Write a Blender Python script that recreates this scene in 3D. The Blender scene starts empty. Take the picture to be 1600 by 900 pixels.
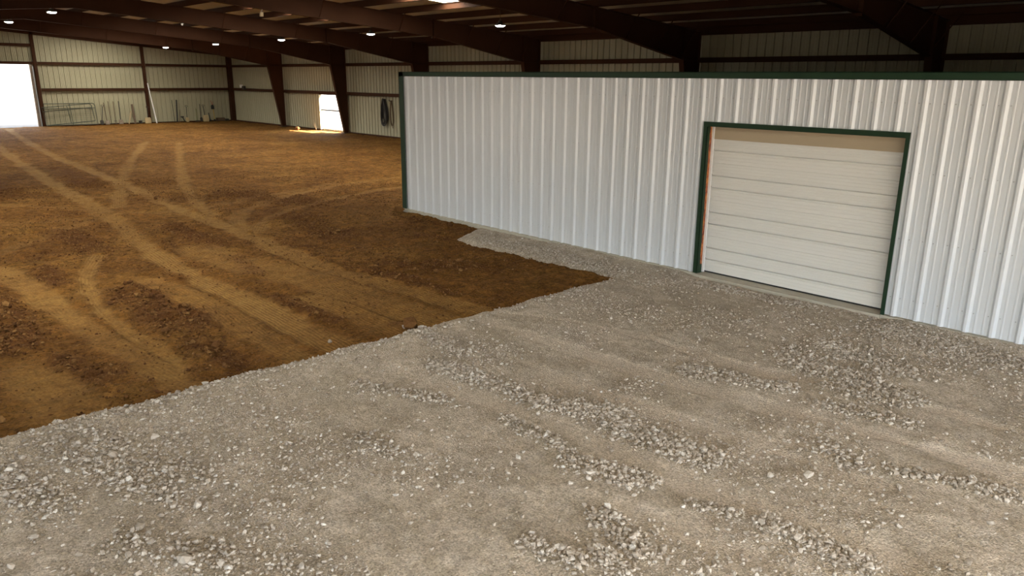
import bpy, math, random
import numpy as np
from mathutils import Vector, Matrix

random.seed(7)
rng = np.random.default_rng(7)
scene = bpy.context.scene
col = scene.collection

# ------------------------------------------------------------------ camera
CAM = np.array([0.0, 0.0, 3.2302])
FPX, PITCH, ROLL, YAW = 1172.16, 0.27318, 0.00819, 0.82271
fw = np.array([-math.sin(YAW)*math.cos(PITCH), math.cos(YAW)*math.cos(PITCH), -math.sin(PITCH)])
rt0 = np.array([math.cos(YAW), math.sin(YAW), 0.0])
up0 = np.cross(rt0, fw)
rt = rt0*math.cos(ROLL) + up0*math.sin(ROLL)
up = up0*math.cos(ROLL) - rt0*math.sin(ROLL)
cd = bpy.data.cameras.new('camera')
cam = bpy.data.objects.new('camera', cd)
col.objects.link(cam)
cd.sensor_width = 36.0
cd.lens = FPX*36.0/1600.0
cd.clip_start, cd.clip_end = 0.1, 500.0
M = Matrix.Identity(4)
for i in range(3):
    M[i][0], M[i][1], M[i][2], M[i][3] = rt[i], up[i], -fw[i], CAM[i]
cam.matrix_world = M
scene.camera = cam

# ------------------------------------------------------------------ world, sun, exposure
world = bpy.data.worlds.new('world')
scene.world = world
world.use_nodes = True
wn = world.node_tree
wn.nodes.clear()
sky = wn.nodes.new('ShaderNodeTexSky')
sky.sky_type = 'NISHITA'
sky.sun_disc = False
sky.sun_elevation = math.radians(44)
sky.sun_rotation = math.radians(35)
sky.air_density, sky.dust_density, sky.ozone_density = 1.0, 2.5, 1.0
bg = wn.nodes.new('ShaderNodeBackground')
bg.inputs['Strength'].default_value = 0.55
wo = wn.nodes.new('ShaderNodeOutputWorld')
hs = wn.nodes.new('ShaderNodeHueSaturation')          # hazy, milky sky
hs.inputs['Saturation'].default_value = 0.55
wn.links.new(sky.outputs[0], hs.inputs['Color'])
wn.links.new(hs.outputs[0], bg.inputs[0])
wn.links.new(bg.outputs[0], wo.inputs[0])
sd = bpy.data.lights.new('sun', 'SUN')
sd.energy = 26.0
sd.angle = math.radians(0.6)
sd.color = (1.0, 0.93, 0.82)
sun = bpy.data.objects.new('sun', sd)
col.objects.link(sun)
sun.location = (30, 40, 50)
sun.rotation_euler = Vector((-1.3, -1.8, -2.15)).to_track_quat('-Z', 'Y').to_euler()
vs = scene.view_settings
vs.view_transform = 'Standard'
vs.look = 'None'
vs.gamma = 1.0
vs.use_curve_mapping = False
vs.exposure = 2.06
SKYLIGHT_STRENGTH = 8.5
LAMP_STRENGTH = 75.0
scene.cycles.use_denoising = True
scene.cycles.max_bounces = 8
scene.cycles.diffuse_bounces = 5
scene.cycles.sample_clamp_indirect = 8.0

# ------------------------------------------------------------------ dimensions (metres)
YP, X0, S = 10.759, -15.314, 0.3048          # partition plane, its first rib, rib spacing
YS, YN, YR = 23.85, -8.05, 7.9               # far side wall, near side wall, ridge
XE, XN = -56.42, 8.35                        # far gable wall, near gable wall
BAY = 7.981
FX = [-55.84 + BAY*k for k in range(9)]      # frame lines
G1, G2 = 3.886, 2.271                        # girt heights
SLOPE = 0.0815
def ztop(y):                                 # top of the rafters
    return 4.82 + SLOPE*(YS - (y if y >= YR else 2*YR - y))

# ------------------------------------------------------------------ helpers
class MB:
    def __init__(s): s.v = []; s.f = []
    def add(s, v, f):
        b = len(s.v); s.v += [tuple(p) for p in v]; s.f += [tuple(b+i for i in q) for q in f]
        return s
    def box(s, a, b):
        (x0, y0, z0), (x1, y1, z1) = a, b
        return s.add([(x0,y0,z0),(x1,y0,z0),(x1,y1,z0),(x0,y1,z0),(x0,y0,z1),(x1,y0,z1),(x1,y1,z1),(x0,y1,z1)],
                     [(0,3,2,1),(4,5,6,7),(0,1,5,4),(1,2,6,5),(2,3,7,6),(3,0,4,7)])
    def prism_x(s, poly, x0, x1):            # polygon of (y,z) swept along x
        n = len(poly)
        v = [(x0, y, z) for y, z in poly] + [(x1, y, z) for y, z in poly]
        f = [tuple(range(n-1, -1, -1)), tuple(range(n, 2*n))]
        f += [(i, (i+1) % n, n+(i+1) % n, n+i) for i in range(n)]
        return s.add(v, f)
    def plate(s, p, q, w, t):                # flange: strip from p to q (y,z), w wide along x about x=0, t thick
        (y0, z0), (y1, z1) = p, q
        l = math.hypot(y1-y0, z1-z0); ny, nz = -(z1-z0)/l*t/2, (y1-y0)/l*t/2
        return s.prism_x([(y0-ny, z0-nz), (y1-ny, z1-nz), (y1+ny, z1+nz), (y0+ny, z0+nz)], -w/2, w/2)
    def tube(s, pts, r, n=6, closed=False):
        pts = [Vector(p) for p in pts]; m = len(pts); rings = []
        rr = r if isinstance(r, (list, tuple)) else [r]*m
        for i, p in enumerate(pts):
            a = pts[i-1] if (i or closed) else p
            b = pts[(i+1) % m] if (i < m-1 or closed) else p
            d = (b-a).normalized()
            u = d.orthogonal().normalized() if i == 0 else (u - d*u.dot(d)).normalized()
            w = d.cross(u)
            rings.append([p + (u*math.cos(2*math.pi*k/n) + w*math.sin(2*math.pi*k/n))*rr[i] for k in range(n)])
        v = [q for r_ in rings for q in r_]; f = []
        for i in range(m if closed else m-1):
            j = (i+1) % m
            for k in range(n):
                f.append((i*n+k, i*n+(k+1) % n, j*n+(k+1) % n, j*n+k))
        if not closed:
            f += [tuple(range(n-1, -1, -1)), tuple((m-1)*n+k for k in range(n))]
        return s.add(v, f)
    def lathe(s, prof, n=20, c=(0, 0, 0)):   # prof of (r,z)
        v = []; f = []; m = len(prof)
        for r, z in prof:
            v += [(c[0]+r*math.cos(2*math.pi*k/n), c[1]+r*math.sin(2*math.pi*k/n), c[2]+z) for k in range(n)]
        for i in range(m-1):
            for k in range(n):
                f.append((i*n+k, i*n+(k+1) % n, (i+1)*n+(k+1) % n, (i+1)*n+k))
        f += [tuple(range(n-1, -1, -1)), tuple((m-1)*n+k for k in range(n))]
        return s.add(v, f)
    def mesh(s, name, mat=None, smooth=False):
        me = bpy.data.meshes.new(name); me.from_pydata(s.v, [], s.f); me.update()
        if mat: me.materials.append(mat)
        if smooth: me.polygons.foreach_set('use_smooth', [True]*len(me.polygons))
        return me
    def build(s, name, mat, parent=None, smooth=False, loc=None):
        return link(name, s.mesh(name, mat, smooth), parent, loc)

def link(name, me, parent=None, loc=None):
    o = bpy.data.objects.new(name, me); col.objects.link(o)
    if parent: o.parent = parent
    if loc is not None: o.location = loc
    return o
def tag(o, label=None, cat=None, group=None, kind=None):
    if label: o['label'] = label
    if cat: o['category'] = cat
    if group: o['group'] = group
    if kind: o['kind'] = kind
    return o
def empty(name, loc=(0, 0, 0), **k):
    o = bpy.data.objects.new(name, None); o.location = loc; o.empty_display_size = 0.2; col.objects.link(o)
    return tag(o, **k)

# ------------------------------------------------------------------ procedural materials
class NT:
    def __init__(s, name):
        s.m = bpy.data.materials.new(name); s.m.use_nodes = True
        s.t = s.m.node_tree; s.b = s.t.nodes['Principled BSDF']
    def n(s, typ, **k):
        o = s.t.nodes.new(typ)
        for a, b in k.items():
            if hasattr(o, a): setattr(o, a, b)
        return o
    def l(s, a, b): s.t.links.new(a, b)
    def coord(s, kind='Object', scale=(1, 1, 1)):
        c = s.n('ShaderNodeTexCoord'); m = s.n('ShaderNodeMapping'); m.inputs['Scale'].default_value = scale
        s.l(c.outputs[kind], m.inputs[0]); return m.outputs[0]
    def world(s, scale=(1, 1, 1)):
        c = s.n('ShaderNodeNewGeometry'); m = s.n('ShaderNodeMapping'); m.inputs['Scale'].default_value = scale
        s.l(c.outputs['Position'], m.inputs[0]); return m.outputs[0]
    def noise(s, vec, scale, detail=5, rough=0.6):
        o = s.n('ShaderNodeTexNoise'); o.inputs['Scale'].default_value = scale
        o.inputs['Detail'].default_value = detail; o.inputs['Roughness'].default_value = rough
        s.l(vec, o.inputs['Vector']); return o.outputs['Fac']
    def ramp(s, fac, stops):
        o = s.n('ShaderNodeValToRGB'); e = o.color_ramp.elements
        while len(e) < len(stops): e.new(0.5)
        for i, (p, c) in enumerate(stops):
            e[i].position = p; e[i].color = (c[0], c[1], c[2], 1) if not isinstance(c, (int, float)) else (c, c, c, 1)
        s.l(fac, o.inputs[0]); return o.outputs[0]
    def mix(s, fac, a, b, mode='MIX'):
        o = s.n('ShaderNodeMix'); o.data_type = 'RGBA'; o.blend_type = mode
        for v, i in ((fac, 0), (a, 6), (b, 7)):
            if isinstance(v, (int, float)): o.inputs[i].default_value = v
            elif isinstance(v, tuple): o.inputs[i].default_value = (*v, 1)
            else: s.l(v, o.inputs[i])
        return o.outputs[2]
    def math(s, op, a, b=None):
        o = s.n('ShaderNodeMath'); o.operation = op
        for i, v in enumerate((a, b)):
            if v is None: continue
            if isinstance(v, (int, float)): o.inputs[i].default_value = v
            else: s.l(v, o.inputs[i])
        return o.outputs[0]
    def attr(s, name):
        o = s.n('ShaderNodeAttribute'); o.attribute_name = name; return o.outputs['Fac']
    def bump(s, h, strength, dist):
        o = s.n('ShaderNodeBump'); o.inputs['Strength'].default_value = strength; o.inputs['Distance'].default_value = dist
        s.l(h, o.inputs['Height']); s.l(o.outputs[0], s.b.inputs['Normal']); return o
    def set(s, **k):
        for a, v in k.items():
            i = s.b.inputs[a.replace('_', ' ')]
            if isinstance(v, (int, float)): i.default_value = v
            elif isinstance(v, tuple): i.default_value = (*v, 1)
            else: s.l(v, i)
        return s

def paint(name, c, rough=0.5, metal=0.0, var=0.12, scale=6.0, spec=0.5, stretch=(1, 1, 1)):
    t = NT(name)
    n = t.noise(t.world(stretch), scale, 4)
    t.set(Base_Color=t.mix(n, tuple(x*(1-var) for x in c), tuple(min(1, x*(1+var)) for x in c)),
          Roughness=rough, Metallic=metal)
    t.b.inputs['Specular IOR Level'].default_value = spec
    return t.m

M_white = paint('white_steel_sheet', (0.605, 0.63, 0.665), 0.28, 0.0, 0.012, 1.5, 0.65, (1, 1, 0.3))
M_door = paint('door_cream_steel', (0.69, 0.68, 0.65), 0.42, 0.0, 0.015, 2.0, 0.5)
M_green = paint('dark_green_trim', (0.012, 0.033, 0.016), 0.5, 0.0, 0.2, 3.0, 0.25)
M_beige = paint('cream_wall_sheet', (0.33, 0.305, 0.205), 0.55, 0.0, 0.08, 0.7, 0.3, (1, 1, 0.4))
M_red = paint('red_oxide_primer', (0.046, 0.0185, 0.009), 0.7, 0.0, 0.25, 1.2, 0.08)
M_deck = paint('roof_deck_sheet', (0.42, 0.37, 0.27), 0.6, 0.0, 0.1, 1.0, 0.3)
M_conc = paint('concrete', (0.43, 0.40, 0.33), 0.9, 0.0, 0.2, 9.0, 0.2)
M_flap = paint('tan_header_flap', (0.40, 0.32, 0.22), 0.6, 0.0, 0.05, 2.0)
M_black = paint('black_rubber', (0.012, 0.012, 0.012), 0.7)
M_dsteel = paint('dull_dark_steel', (0.04, 0.034, 0.028), 0.55, 0.4)
M_wood = paint('worn_wood_handle', (0.09, 0.055, 0.03), 0.7, 0.0, 0.3, 12.0)
M_pwood = paint('pale_board', (0.34, 0.26, 0.15), 0.75, 0.0, 0.2, 8.0)
M_tan = paint('tan_plastic', (0.42, 0.32, 0.17), 0.6)
M_blade = paint('scuffed_steel_blade', (0.22, 0.17, 0.13), 0.5, 0.5, 0.3, 10.0)
M_gate = paint('grey_green_gate_tube', (0.045, 0.055, 0.038), 0.5, 0.2)
M_pvc = paint('white_pvc', (0.75, 0.73, 0.72), 0.4)
M_galv = paint('galvanised_conduit', (0.42, 0.42, 0.42), 0.4, 0.7)
M_hose = paint('black_hose', (0.018, 0.016, 0.013), 0.5)
M_rope = paint('brown_rope', (0.13, 0.085, 0.045), 0.8)
M_yellow = paint('yellow_plastic', (0.42, 0.27, 0.02), 0.5)
M_redp = paint('red_plastic', (0.35, 0.05, 0.02), 0.5)
M_greenp = paint('olive_green_handle', (0.12, 0.15, 0.03), 0.6)
M_screw = paint('zinc_screw', (0.42, 0.42, 0.43), 0.4, 0.6)
M_out = paint('sunlit_outside_soil', (0.15, 0.135, 0.115), 0.95, 0, 0.2, 0.6, 0.1)

t = NT('rusted_steel_jamb')
n1 = t.noise(t.world((3, 3, 1)), 9, 6, 0.7)
t.set(Base_Color=t.ramp(n1, [(0.36, (0.06, 0.025, 0.02)), (0.46, (0.22, 0.05, 0.025)), (0.55, (0.48, 0.16, 0.04)), (0.66, (0.5, 0.30, 0.06))]), Roughness=0.75)
M_rust = t.m

def emitter(name, c, st):
    t = NT(name); t.set(Base_Color=(0.9, 0.9, 0.88), Roughness=0.5)
    t.b.inputs['Emission Color'].default_value = (*c, 1); t.b.inputs['Emission Strength'].default_value = st
    return t.m
M_lamp = emitter('lamp_lens', (1.0, 0.96, 0.88), LAMP_STRENGTH)
M_skyl = emitter('skylight_and_fill_glow', (1.0, 0.95, 0.82), SKYLIGHT_STRENGTH)  # shared by the far-slope skylights and the added near-slope light panels

# soil of the arena
t = NT('arena_soil')
w = t.world()
nb = t.noise(w, 0.55, 6, 0.62)
nm = t.noise(w, 5.0, 7, 0.72)
nf = t.noise(w, 28.0, 5, 0.75)
trk, rgh, lat = t.attr('track'), t.attr('rough'), t.attr('lateral')
base = t.ramp(nb, [(0.30, (0.152, 0.067, 0.015)), (0.5, (0.216, 0.103, 0.023)), (0.70, (0.275, 0.147, 0.035))])
base = t.mix(t.ramp(nm, [(0.34, 0.0), (0.62, 1.0)]), t.mix(1.0, base, (0.58, 0.53, 0.50), 'MULTIPLY'), base)
tcol = t.mix(nm, (0.245, 0.132, 0.036), (0.315, 0.184, 0.058))
n2 = t.noise(w, 2.1, 9, 0.75)
base = t.mix(1.0, base, t.ramp(n2, [(0.36, 0.74), (0.58, 1.16)]), 'MULTIPLY')
tfac = t.math('MULTIPLY', trk, t.ramp(nm, [(0.25, 0.45), (0.6, 1.0)]))
crumb_shade = t.noise(t.world((1.5, 0.8, 1)), 11.0, 6, 0.8)
base = t.mix(1.0, base, t.ramp(crumb_shade, [(0.40, 0.60), (0.50, 1.10)]), 'MULTIPLY')  # small shadows between crumbs, painted into the soil colour as dark specks
c1 = t.mix(t.math('MULTIPLY', tfac, 0.9), base, tcol)
rfac = t.math('MULTIPLY', rgh, t.ramp(nm, [(0.3, 1.0), (0.7, 0.45)]))
c1 = t.mix(t.math('MULTIPLY', rfac, 0.8), c1, (0.115, 0.048, 0.018))
c1 = t.mix(1.0, c1, t.ramp(nf, [(0.32, 0.62), (0.64, 1.2)]), 'MULTIPLY')
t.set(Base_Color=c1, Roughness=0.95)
t.b.inputs['Specular IOR Level'].default_value = 0.1
ridge = t.math('MULTIPLY', t.math('SINE', t.math('MULTIPLY', lat, 120.0)), t.math('MULTIPLY', trk, 0.10))
rough_h = t.math('MULTIPLY', t.math('ADD', nm, t.math('MULTIPLY', nf, 0.45)), t.math('SUBTRACT', 1.15, t.math('MULTIPLY', trk, 0.85)))
t.bump(t.math('ADD', ridge, rough_h), 0.9, 0.08)
M_soil = t.m

# crushed-stone dust of the pad
t = NT('crushed_stone_dust')
w = t.world()
nb = t.noise(w, 0.9, 5, 0.6)
nm = t.noise(w, 7.0, 6, 0.7)
nf = t.noise(w, 60.0, 4, 0.8)
vo = t.n('ShaderNodeTexVoronoi'); vo.inputs['Scale'].default_value = 75.0; t.l(w, vo.inputs['Vector'])
sp = t.ramp(vo.outputs['Color'], [(0.2, 0.72), (0.5, 1.0), (0.8, 1.22)])
trk, lat, rgh = t.attr('track'), t.attr('lateral'), t.attr('rough')
base = t.ramp(nb, [(0.3, (0.42, 0.36, 0.285)), (0.55, (0.515, 0.445, 0.365)), (0.75, (0.57, 0.495, 0.415))])
n2 = t.noise(t.world((0.6, 1.6, 1)), 1.7, 7, 0.7)
base = t.mix(1.0, base, t.ramp(n2, [(0.34, 0.80), (0.6, 1.10)]), 'MULTIPLY')
base = t.mix(t.ramp(nm, [(0.38, 0.75), (0.55, 0.0)]), base, (0.35, 0.295, 0.22))
base = t.mix(t.math('MULTIPLY', trk, 0.85), base, (0.57, 0.49, 0.40))
base = t.mix(t.math('MULTIPLY', rgh, 0.55), base, (0.25, 0.21, 0.14))
base = t.mix(1.0, base, sp, 'MULTIPLY')
base = t.mix(1.0, base, t.ramp(nf, [(0.3, 0.76), (0.65, 1.18)]), 'MULTIPLY')
t.set(Base_Color=base, Roughness=0.95)
t.b.inputs['Specular IOR Level'].default_value = 0.1
ridge = t.math('MULTIPLY', t.math('SINE', t.math('MULTIPLY', lat, 150.0)), t.math('MULTIPLY', trk, 0.06))
hh = t.math('ADD', t.math('MULTIPLY', nm, 0.5), t.math('ADD', t.math('MULTIPLY', nf, 0.35), t.math('MULTIPLY', vo.outputs['Distance'], -0.35)))
t.bump(t.math('ADD', ridge, hh), 0.8, 0.03)
M_gravel = t.m

def stone_mat(name, attr):
    t = NT(name)
    if attr: tint = t.attr('tint')
    else:
        oi = t.n('ShaderNodeObjectInfo'); tint = oi.outputs['Random']
    n = t.noise(t.world(), 45.0, 4, 0.7)
    c = t.ramp(tint, [(0.0, (0.26, 0.215, 0.165)), (0.35, (0.40, 0.345, 0.285)), (0.85, (0.51, 0.455, 0.39)), (1.0, (0.585, 0.545, 0.49))])
    t.set(Base_Color=t.mix(1.0, c, t.ramp(n, [(0.3, 0.8), (0.7, 1.12)]), 'MULTIPLY'), Roughness=0.9)
    t.b.inputs['Specular IOR Level'].default_value = 0.2
    return t.m
M_stoneA, M_stoneO = stone_mat('limestone_chips', True), stone_mat('limestone_pieces', False)
def clod_mat(name, attr):
    t = NT(name)
    if attr: tint = t.attr('tint')
    else:
        oi = t.n('ShaderNodeObjectInfo'); tint = oi.outputs['Random']
    n = t.noise(t.world(), 30.0, 5, 0.7)
    c = t.ramp(tint, [(0.0, (0.085, 0.036, 0.013)), (0.6, (0.15, 0.072, 0.024)), (1.0, (0.24, 0.13, 0.045))])
    t.set(Base_Color=t.mix(1.0, c, t.ramp(n, [(0.3, 0.75), (0.7, 1.15)]), 'MULTIPLY'), Roughness=0.95)
    t.b.inputs['Specular IOR Level'].default_value = 0.1
    return t.m
M_clodA, M_clodO = clod_mat('soil_crumbs', True), clod_mat('soil_lumps', False)

# ------------------------------------------------------------------ numeric noise and ground shape
_perm = rng.random((256, 256))
def vnoise(x, y):
    xi, yi = np.floor(x).astype(int), np.floor(y).astype(int)
    fx, fy = x-xi, y-yi
    fx, fy = fx*fx*(3-2*fx), fy*fy*(3-2*fy)
    a, b = _perm[xi & 255, yi & 255], _perm[(xi+1) & 255, yi & 255]
    c, d = _perm[xi & 255, (yi+1) & 255], _perm[(xi+1) & 255, (yi+1) & 255]
    return (a*(1-fx)+b*fx)*(1-fy) + (c*(1-fx)+d*fx)*fy - 0.5
def fbm(x, y, s, o=4, g=0.5):
    r = 0; a = 1.0
    for k in range(o):
        r = r + a*vnoise(x*s+17.3*k, y*s+9.1*k); s *= 2.03; a *= g
    return r
def sstep(a, b, x):
    q = np.clip((x-a)/(b-a), 0, 1); return q*q*(3-2*q)

# wheel tracks on the soil: (centre line, half width, strength)
SOIL_TRACKS = [
 ([(-55.5,7.6),(-38.48,6.14),(-28.52,5.45),(-23.86,5.19),(-19.83,4.97),(-15.73,4.54),(-13.66,4.37),(-11.65,4.37),(-9.81,4.41),(-7.4,4.31)], .27, .95),
 ([(-55.5,9.2),(-49.0,8.47),(-36.0,7.31),(-29.16,7.15),(-24.68,6.93),(-21.01,6.62),(-18.28,6.5),(-15.97,6.49),(-13.8,6.37),(-12.02,6.27),(-10.34,6.4),(-8.6,6.64),(-7.0,6.77)], .25, .95),
 ([(-41.04,12.66),(-33.97,9.9),(-27.32,7.53),(-23.3,6.29),(-20.71,5.54)], .22, .8),
 ([(-39.22,13.63),(-28.64,9.88),(-23.3,8.12),(-19.92,7.18),(-18.02,6.81)], .22, .8),
 ([(-22,17),(-21.45,14.75),(-20.89,12.05),(-19.83,9.61),(-18.27,7.77),(-16.91,6.96),(-15.51,6.55)], .2, .75),
 ([(-19.8,15.5),(-19.41,13.33),(-18.81,10.84),(-17.25,8.33),(-16.53,7.41),(-15.36,6.73)], .17, .7),
 ([(-15.8,1.6),(-15.31,2.05),(-13.74,2.2),(-12.46,2.24),(-11.08,2.25),(-9.86,2.37),(-8.6,2.49),(-7.4,2.6)], .27, .85),
 ([(-15.23,3.58),(-13.8,2.99),(-12.44,2.73),(-11.36,2.64),(-10.21,2.63),(-8.89,2.72)], .17, .85),
 ([(-24.5,1.5),(-23.11,3.37),(-21.7,4.36),(-19.61,5.23),(-19.0,6.91),(-20.33,9.86),(-21.2,12)], .22, .5),
 ([(-20.35,2.0),(-19.54,3.59),(-19.38,4.61)], .25, .45),
 ([(-16.65,2.29),(-18.15,3.46),(-19.12,4.36),(-19.61,5.23)], .2, .5),
 ([(-14.5,5.15),(-13.0,5.2),(-11.5,5.65),(-10.0,5.75),(-8.6,5.85),(-7.4,5.95)], .5, .7),
 ([(-12.8,3.75),(-10.8,3.95),(-9.0,3.85),(-7.5,3.9)], .28, .6),
 ([(-9.6,1.3),(-8.6,1.45),(-7.4,1.5)], .4, .75),
 ([(-10.0,5.2),(-8.7,5.3),(-7.5,5.3)], .34, .7),
]
SOIL_ROUGH = [  # darker churned soil: segment and half width
 (-17.17,5.59,-14.52,5.53,.28),(-13.33,5.43,-11.91,5.16,.16),(-10.39,4.83,-8.85,4.9,.15),(-16.36,8.18,-13.91,7.96,.5),
 (-10.9,6.75,-8.9,7.0,.16),(-12.24,3.3,-9.9,3.35,.42),(-9.21,3.11,-8.2,3.2,.2),(-18.07,3.55,-17.23,3.63,.3),(-16.74,3.77,-15.72,3.76,.35),
 (-9.7,1.75,-8.7,1.95,.22),(-8.15,5.42,-7.85,5.55,.14),(-10.8,7.5,-10.0,8.2,.5),(-14.8,2.6,-13.4,2.55,.2),(-30,3.6,-24.5,3.6,.8),(-31,6.3,-25,6.0,.45),
 (-13.2,1.5,-10.5,1.5,.35),(-15.2,10.2,-12.6,10.35,.15),(-12.8,9.2,-12.2,9.4,.15),(-21,8.6,-18,9.6,.7)]
GRAVEL_TRACKS = [
 ([(-8.3,6.6),(-7.46,6.93),(-6.86,7.25),(-5.92,7.5),(-5.15,7.54),(-4.44,7.52),(-3.9,7.62),(-3.24,7.78),(-1,8.1)], .12, 1.0),
 ([(-7.9,6.4),(-6.94,6.45),(-6.09,6.48),(-5.11,6.53),(-4.47,6.59),(-3.71,6.66),(-2.76,6.82),(0,7.3)], .19, 1.0),
 ([(-6.6,5.75),(-5.4,5.75),(-4.4,5.75),(-3.4,5.85),(-2,6.0)], .13, .7),
 ([(-6.3,4.6),(-4.9,4.8),(-3.9,4.85),(-3.0,4.85),(-1.5,5.1)], .13, .7),
 ([(-3.2,4.15),(-2.3,4.3),(-1.2,4.6)], .16, .7),
]
PATCH = [  # coarse loose stone: segment, half width, weight
 (-7.79,5.49,-6.65,5.34,.16,.8),(-6.52,4.95,-4.85,5.14,.20,1.0),(-5.0,5.1,-4.32,5.41,.22,1.0),(-6.7,3.94,-5.76,4.36,.13,.5),
 (-4.98,4.55,-4.36,4.54,.10,.7),(-3.94,4.39,-3.34,4.57,.15,1.0),(-4.18,5.24,-3.27,5.3,.20,.9),(-3.16,3.94,-2.71,3.79,.13,1.0),
 (-2.9,3.57,-2.69,3.55,.10,.9),(-3.32,3.28,-2.96,3.4,.10,.8),(-4.49,6.99,-3.54,7.28,.18,1.0),(-3.91,8.27,-2.71,7.91,.35,.8),
 (-3.75,8.95,-2.91,8.77,.25,.6),(-2.27,4.8,-1.66,4.84,.13,1.0),(-1.98,6.33,-1.24,6.61,.13,.7),(-6.53,10.34,-4.96,10.4,.2,.7),
 (-3.57,10.2,-1.94,10.01,.35,.6),(-7.51,1.22,-5.9,1.65,.30,.35),(-6.98,0.68,-6.2,0.89,.2,.4),(-5.28,1.17,-4.63,1.56,.2,.4),
 (-2.86,4.6,-2.54,4.72,.08,.8),(-2.59,6.33,-2.22,6.14,.15,.5),(-5.54,3.23,-4.93,3.37,.12,.4),(-4.36,4.54,-3.96,4.45,.09,.8),
 (-2.93,7.18,-2.26,7.38,.15,.5),(-8.0,9.9,-11.5,9.95,.3,.5),(-7.65,1.0,-7.65,5.4,.07,.35),(-7.6,5.4,-7.6,9.2,.06,.25)]

def seg_d(x, y, a, b):
    dx, dy = b[0]-a[0], b[1]-a[1]; L = math.hypot(dx, dy)
    s = np.clip(((x-a[0])*dx + (y-a[1])*dy)/(L*L), 0, 1)
    px, py = x-a[0]-s*dx, y-a[1]-s*dy
    return np.hypot(px, py), (px*dy - py*dx)/L
def smooth_line(pts, it=2):
    for _ in range(it):
        q = [pts[0]]
        for a, b in zip(pts[:-1], pts[1:]):
            q += [(a[0]*.75+b[0]*.25, a[1]*.75+b[1]*.25), (a[0]*.25+b[0]*.75, a[1]*.25+b[1]*.75)]
        pts = q + [pts[-1]]
    return pts
def track_field(x, y, tracks):
    m = np.zeros_like(x); lat = np.zeros_like(x)
    jit = 0.16*fbm(x, y, 1.5, 4, .6)
    for pts, hw, st in tracks:
        pts = smooth_line(pts)
        d = np.full_like(x, 1e9); l = np.zeros_like(x)
        for a, b in zip(pts[:-1], pts[1:]):
            dd, ll = seg_d(x, y, a, b)
            k = dd < d; d[k] = dd[k]; l[k] = ll[k]
        v = st*(1 - sstep(hw*.55, hw*1.1, d + jit))*(.8 + .5*fbm(x, y, .6, 3))
        k = v > m; m[k] = v[k]; lat[k] = l[k]
    m = m.clip(0, 1)
    return m, lat
def rough_field(x, y, segs):
    m = np.zeros_like(x); jit = 0.5*fbm(x, y, 1.7, 4)
    for q in segs:
        d, _ = seg_d(x, y, q[:2], q[2:4])
        wt = q[5] if len(q) > 5 else 1.0
        m = np.maximum(m, wt*(1 - sstep(0.35, 1.35, d/q[4] + jit)))
    return m
def pad_dist(x, y):                          # positive on the crushed-stone pad
    j = 0.06*fbm(x, y, 2.2, 4)
    return np.maximum(x + 7.82, np.minimum(x + 12.05 + (y-9.55)*0.5, y - 9.60)) + j
def soil_z(x, y, trk, rgh):
    d = pad_dist(x, y)
    near = sstep(-40, -14, x)
    z = -0.02 + 0.05*fbm(x, y, 0.35, 3) + (0.055 + 0.05*rgh)*fbm(x, y, 3.1, 5, 0.66)*(1-0.75*trk)*(0.6+0.4*near)
    z = z - 0.022*trk + 0.03*rgh
    return np.where(d > 0, z - 0.7*d, z).clip(-0.35, 0.3)
def gravel_z(x, y, trk, rgh):
    d = pad_dist(x, y)
    z = 0.012 + 0.035*fbm(x, y, 0.7, 3) + 0.020*fbm(x, y, 2.6, 5, 0.6)*(1-0.6*trk) - 0.022*trk + 0.018*rgh
    z = z + 0.045*sstep(10.35, 10.72, y)*(1 - sstep(-7.3, -6.9, x)*sstep(3.6, 3.9, -x))*sstep(-12, -9, x)
    return np.where(d < 0.06, z + 0.7*np.minimum(d-0.06, 0), z).clip(-0.4, 0.3)

def grid_mesh(name, xs, ys, zf, fields, mat):
    X, Y = np.meshgrid(xs, ys, indexing='ij'); x, y = X.ravel(), Y.ravel()
    F = fields(x, y); z = zf(x, y, F['track'], F['rough'])
    nx, ny = len(xs), len(ys)
    i = (np.arange(nx-1)[:, None]*ny + np.arange(ny-1)[None, :]).ravel()
    quads = np.stack([i, i+ny, i+ny+1, i+1], 1)
    return np_mesh(name, np.stack([x, y, z], 1), quads, mat, F, True)
def np_mesh(name, v, f, mat, attrs=None, smooth=False):
    me = bpy.data.meshes.new(name); n = f.shape[1]
    me.vertices.add(len(v)); me.vertices.foreach_set('co', v.astype(np.float32).ravel())
    me.loops.add(f.size); me.loops.foreach_set('vertex_index', f.astype(np.int32).ravel())
    me.polygons.add(len(f)); me.polygons.foreach_set('loop_start', np.arange(len(f), dtype=np.int32)*n)
    me.polygons.foreach_set('use_smooth', np.full(len(f), smooth))
    for k, a in (attrs or {}).items():
        at = me.attributes.new(k, 'FLOAT', 'POINT'); at.data.foreach_set('value', a.astype(np.float32))
    me.update(calc_edges=True); me.validate(); me.materials.append(mat)
    return me

def soil_fields(x, y):
    a, l = track_field(x, y, SOIL_TRACKS); r = rough_field(x, y, SOIL_ROUGH)
    return {'track': a, 'lateral': l, 'rough': r*(1-0.5*a)}
def gravel_fields(x, y):
    a, l = track_field(x, y, GRAVEL_TRACKS); r = rough_field(x, y, PATCH)
    return {'track': a*(1-0.7*r), 'lateral': l, 'rough': r}

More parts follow.
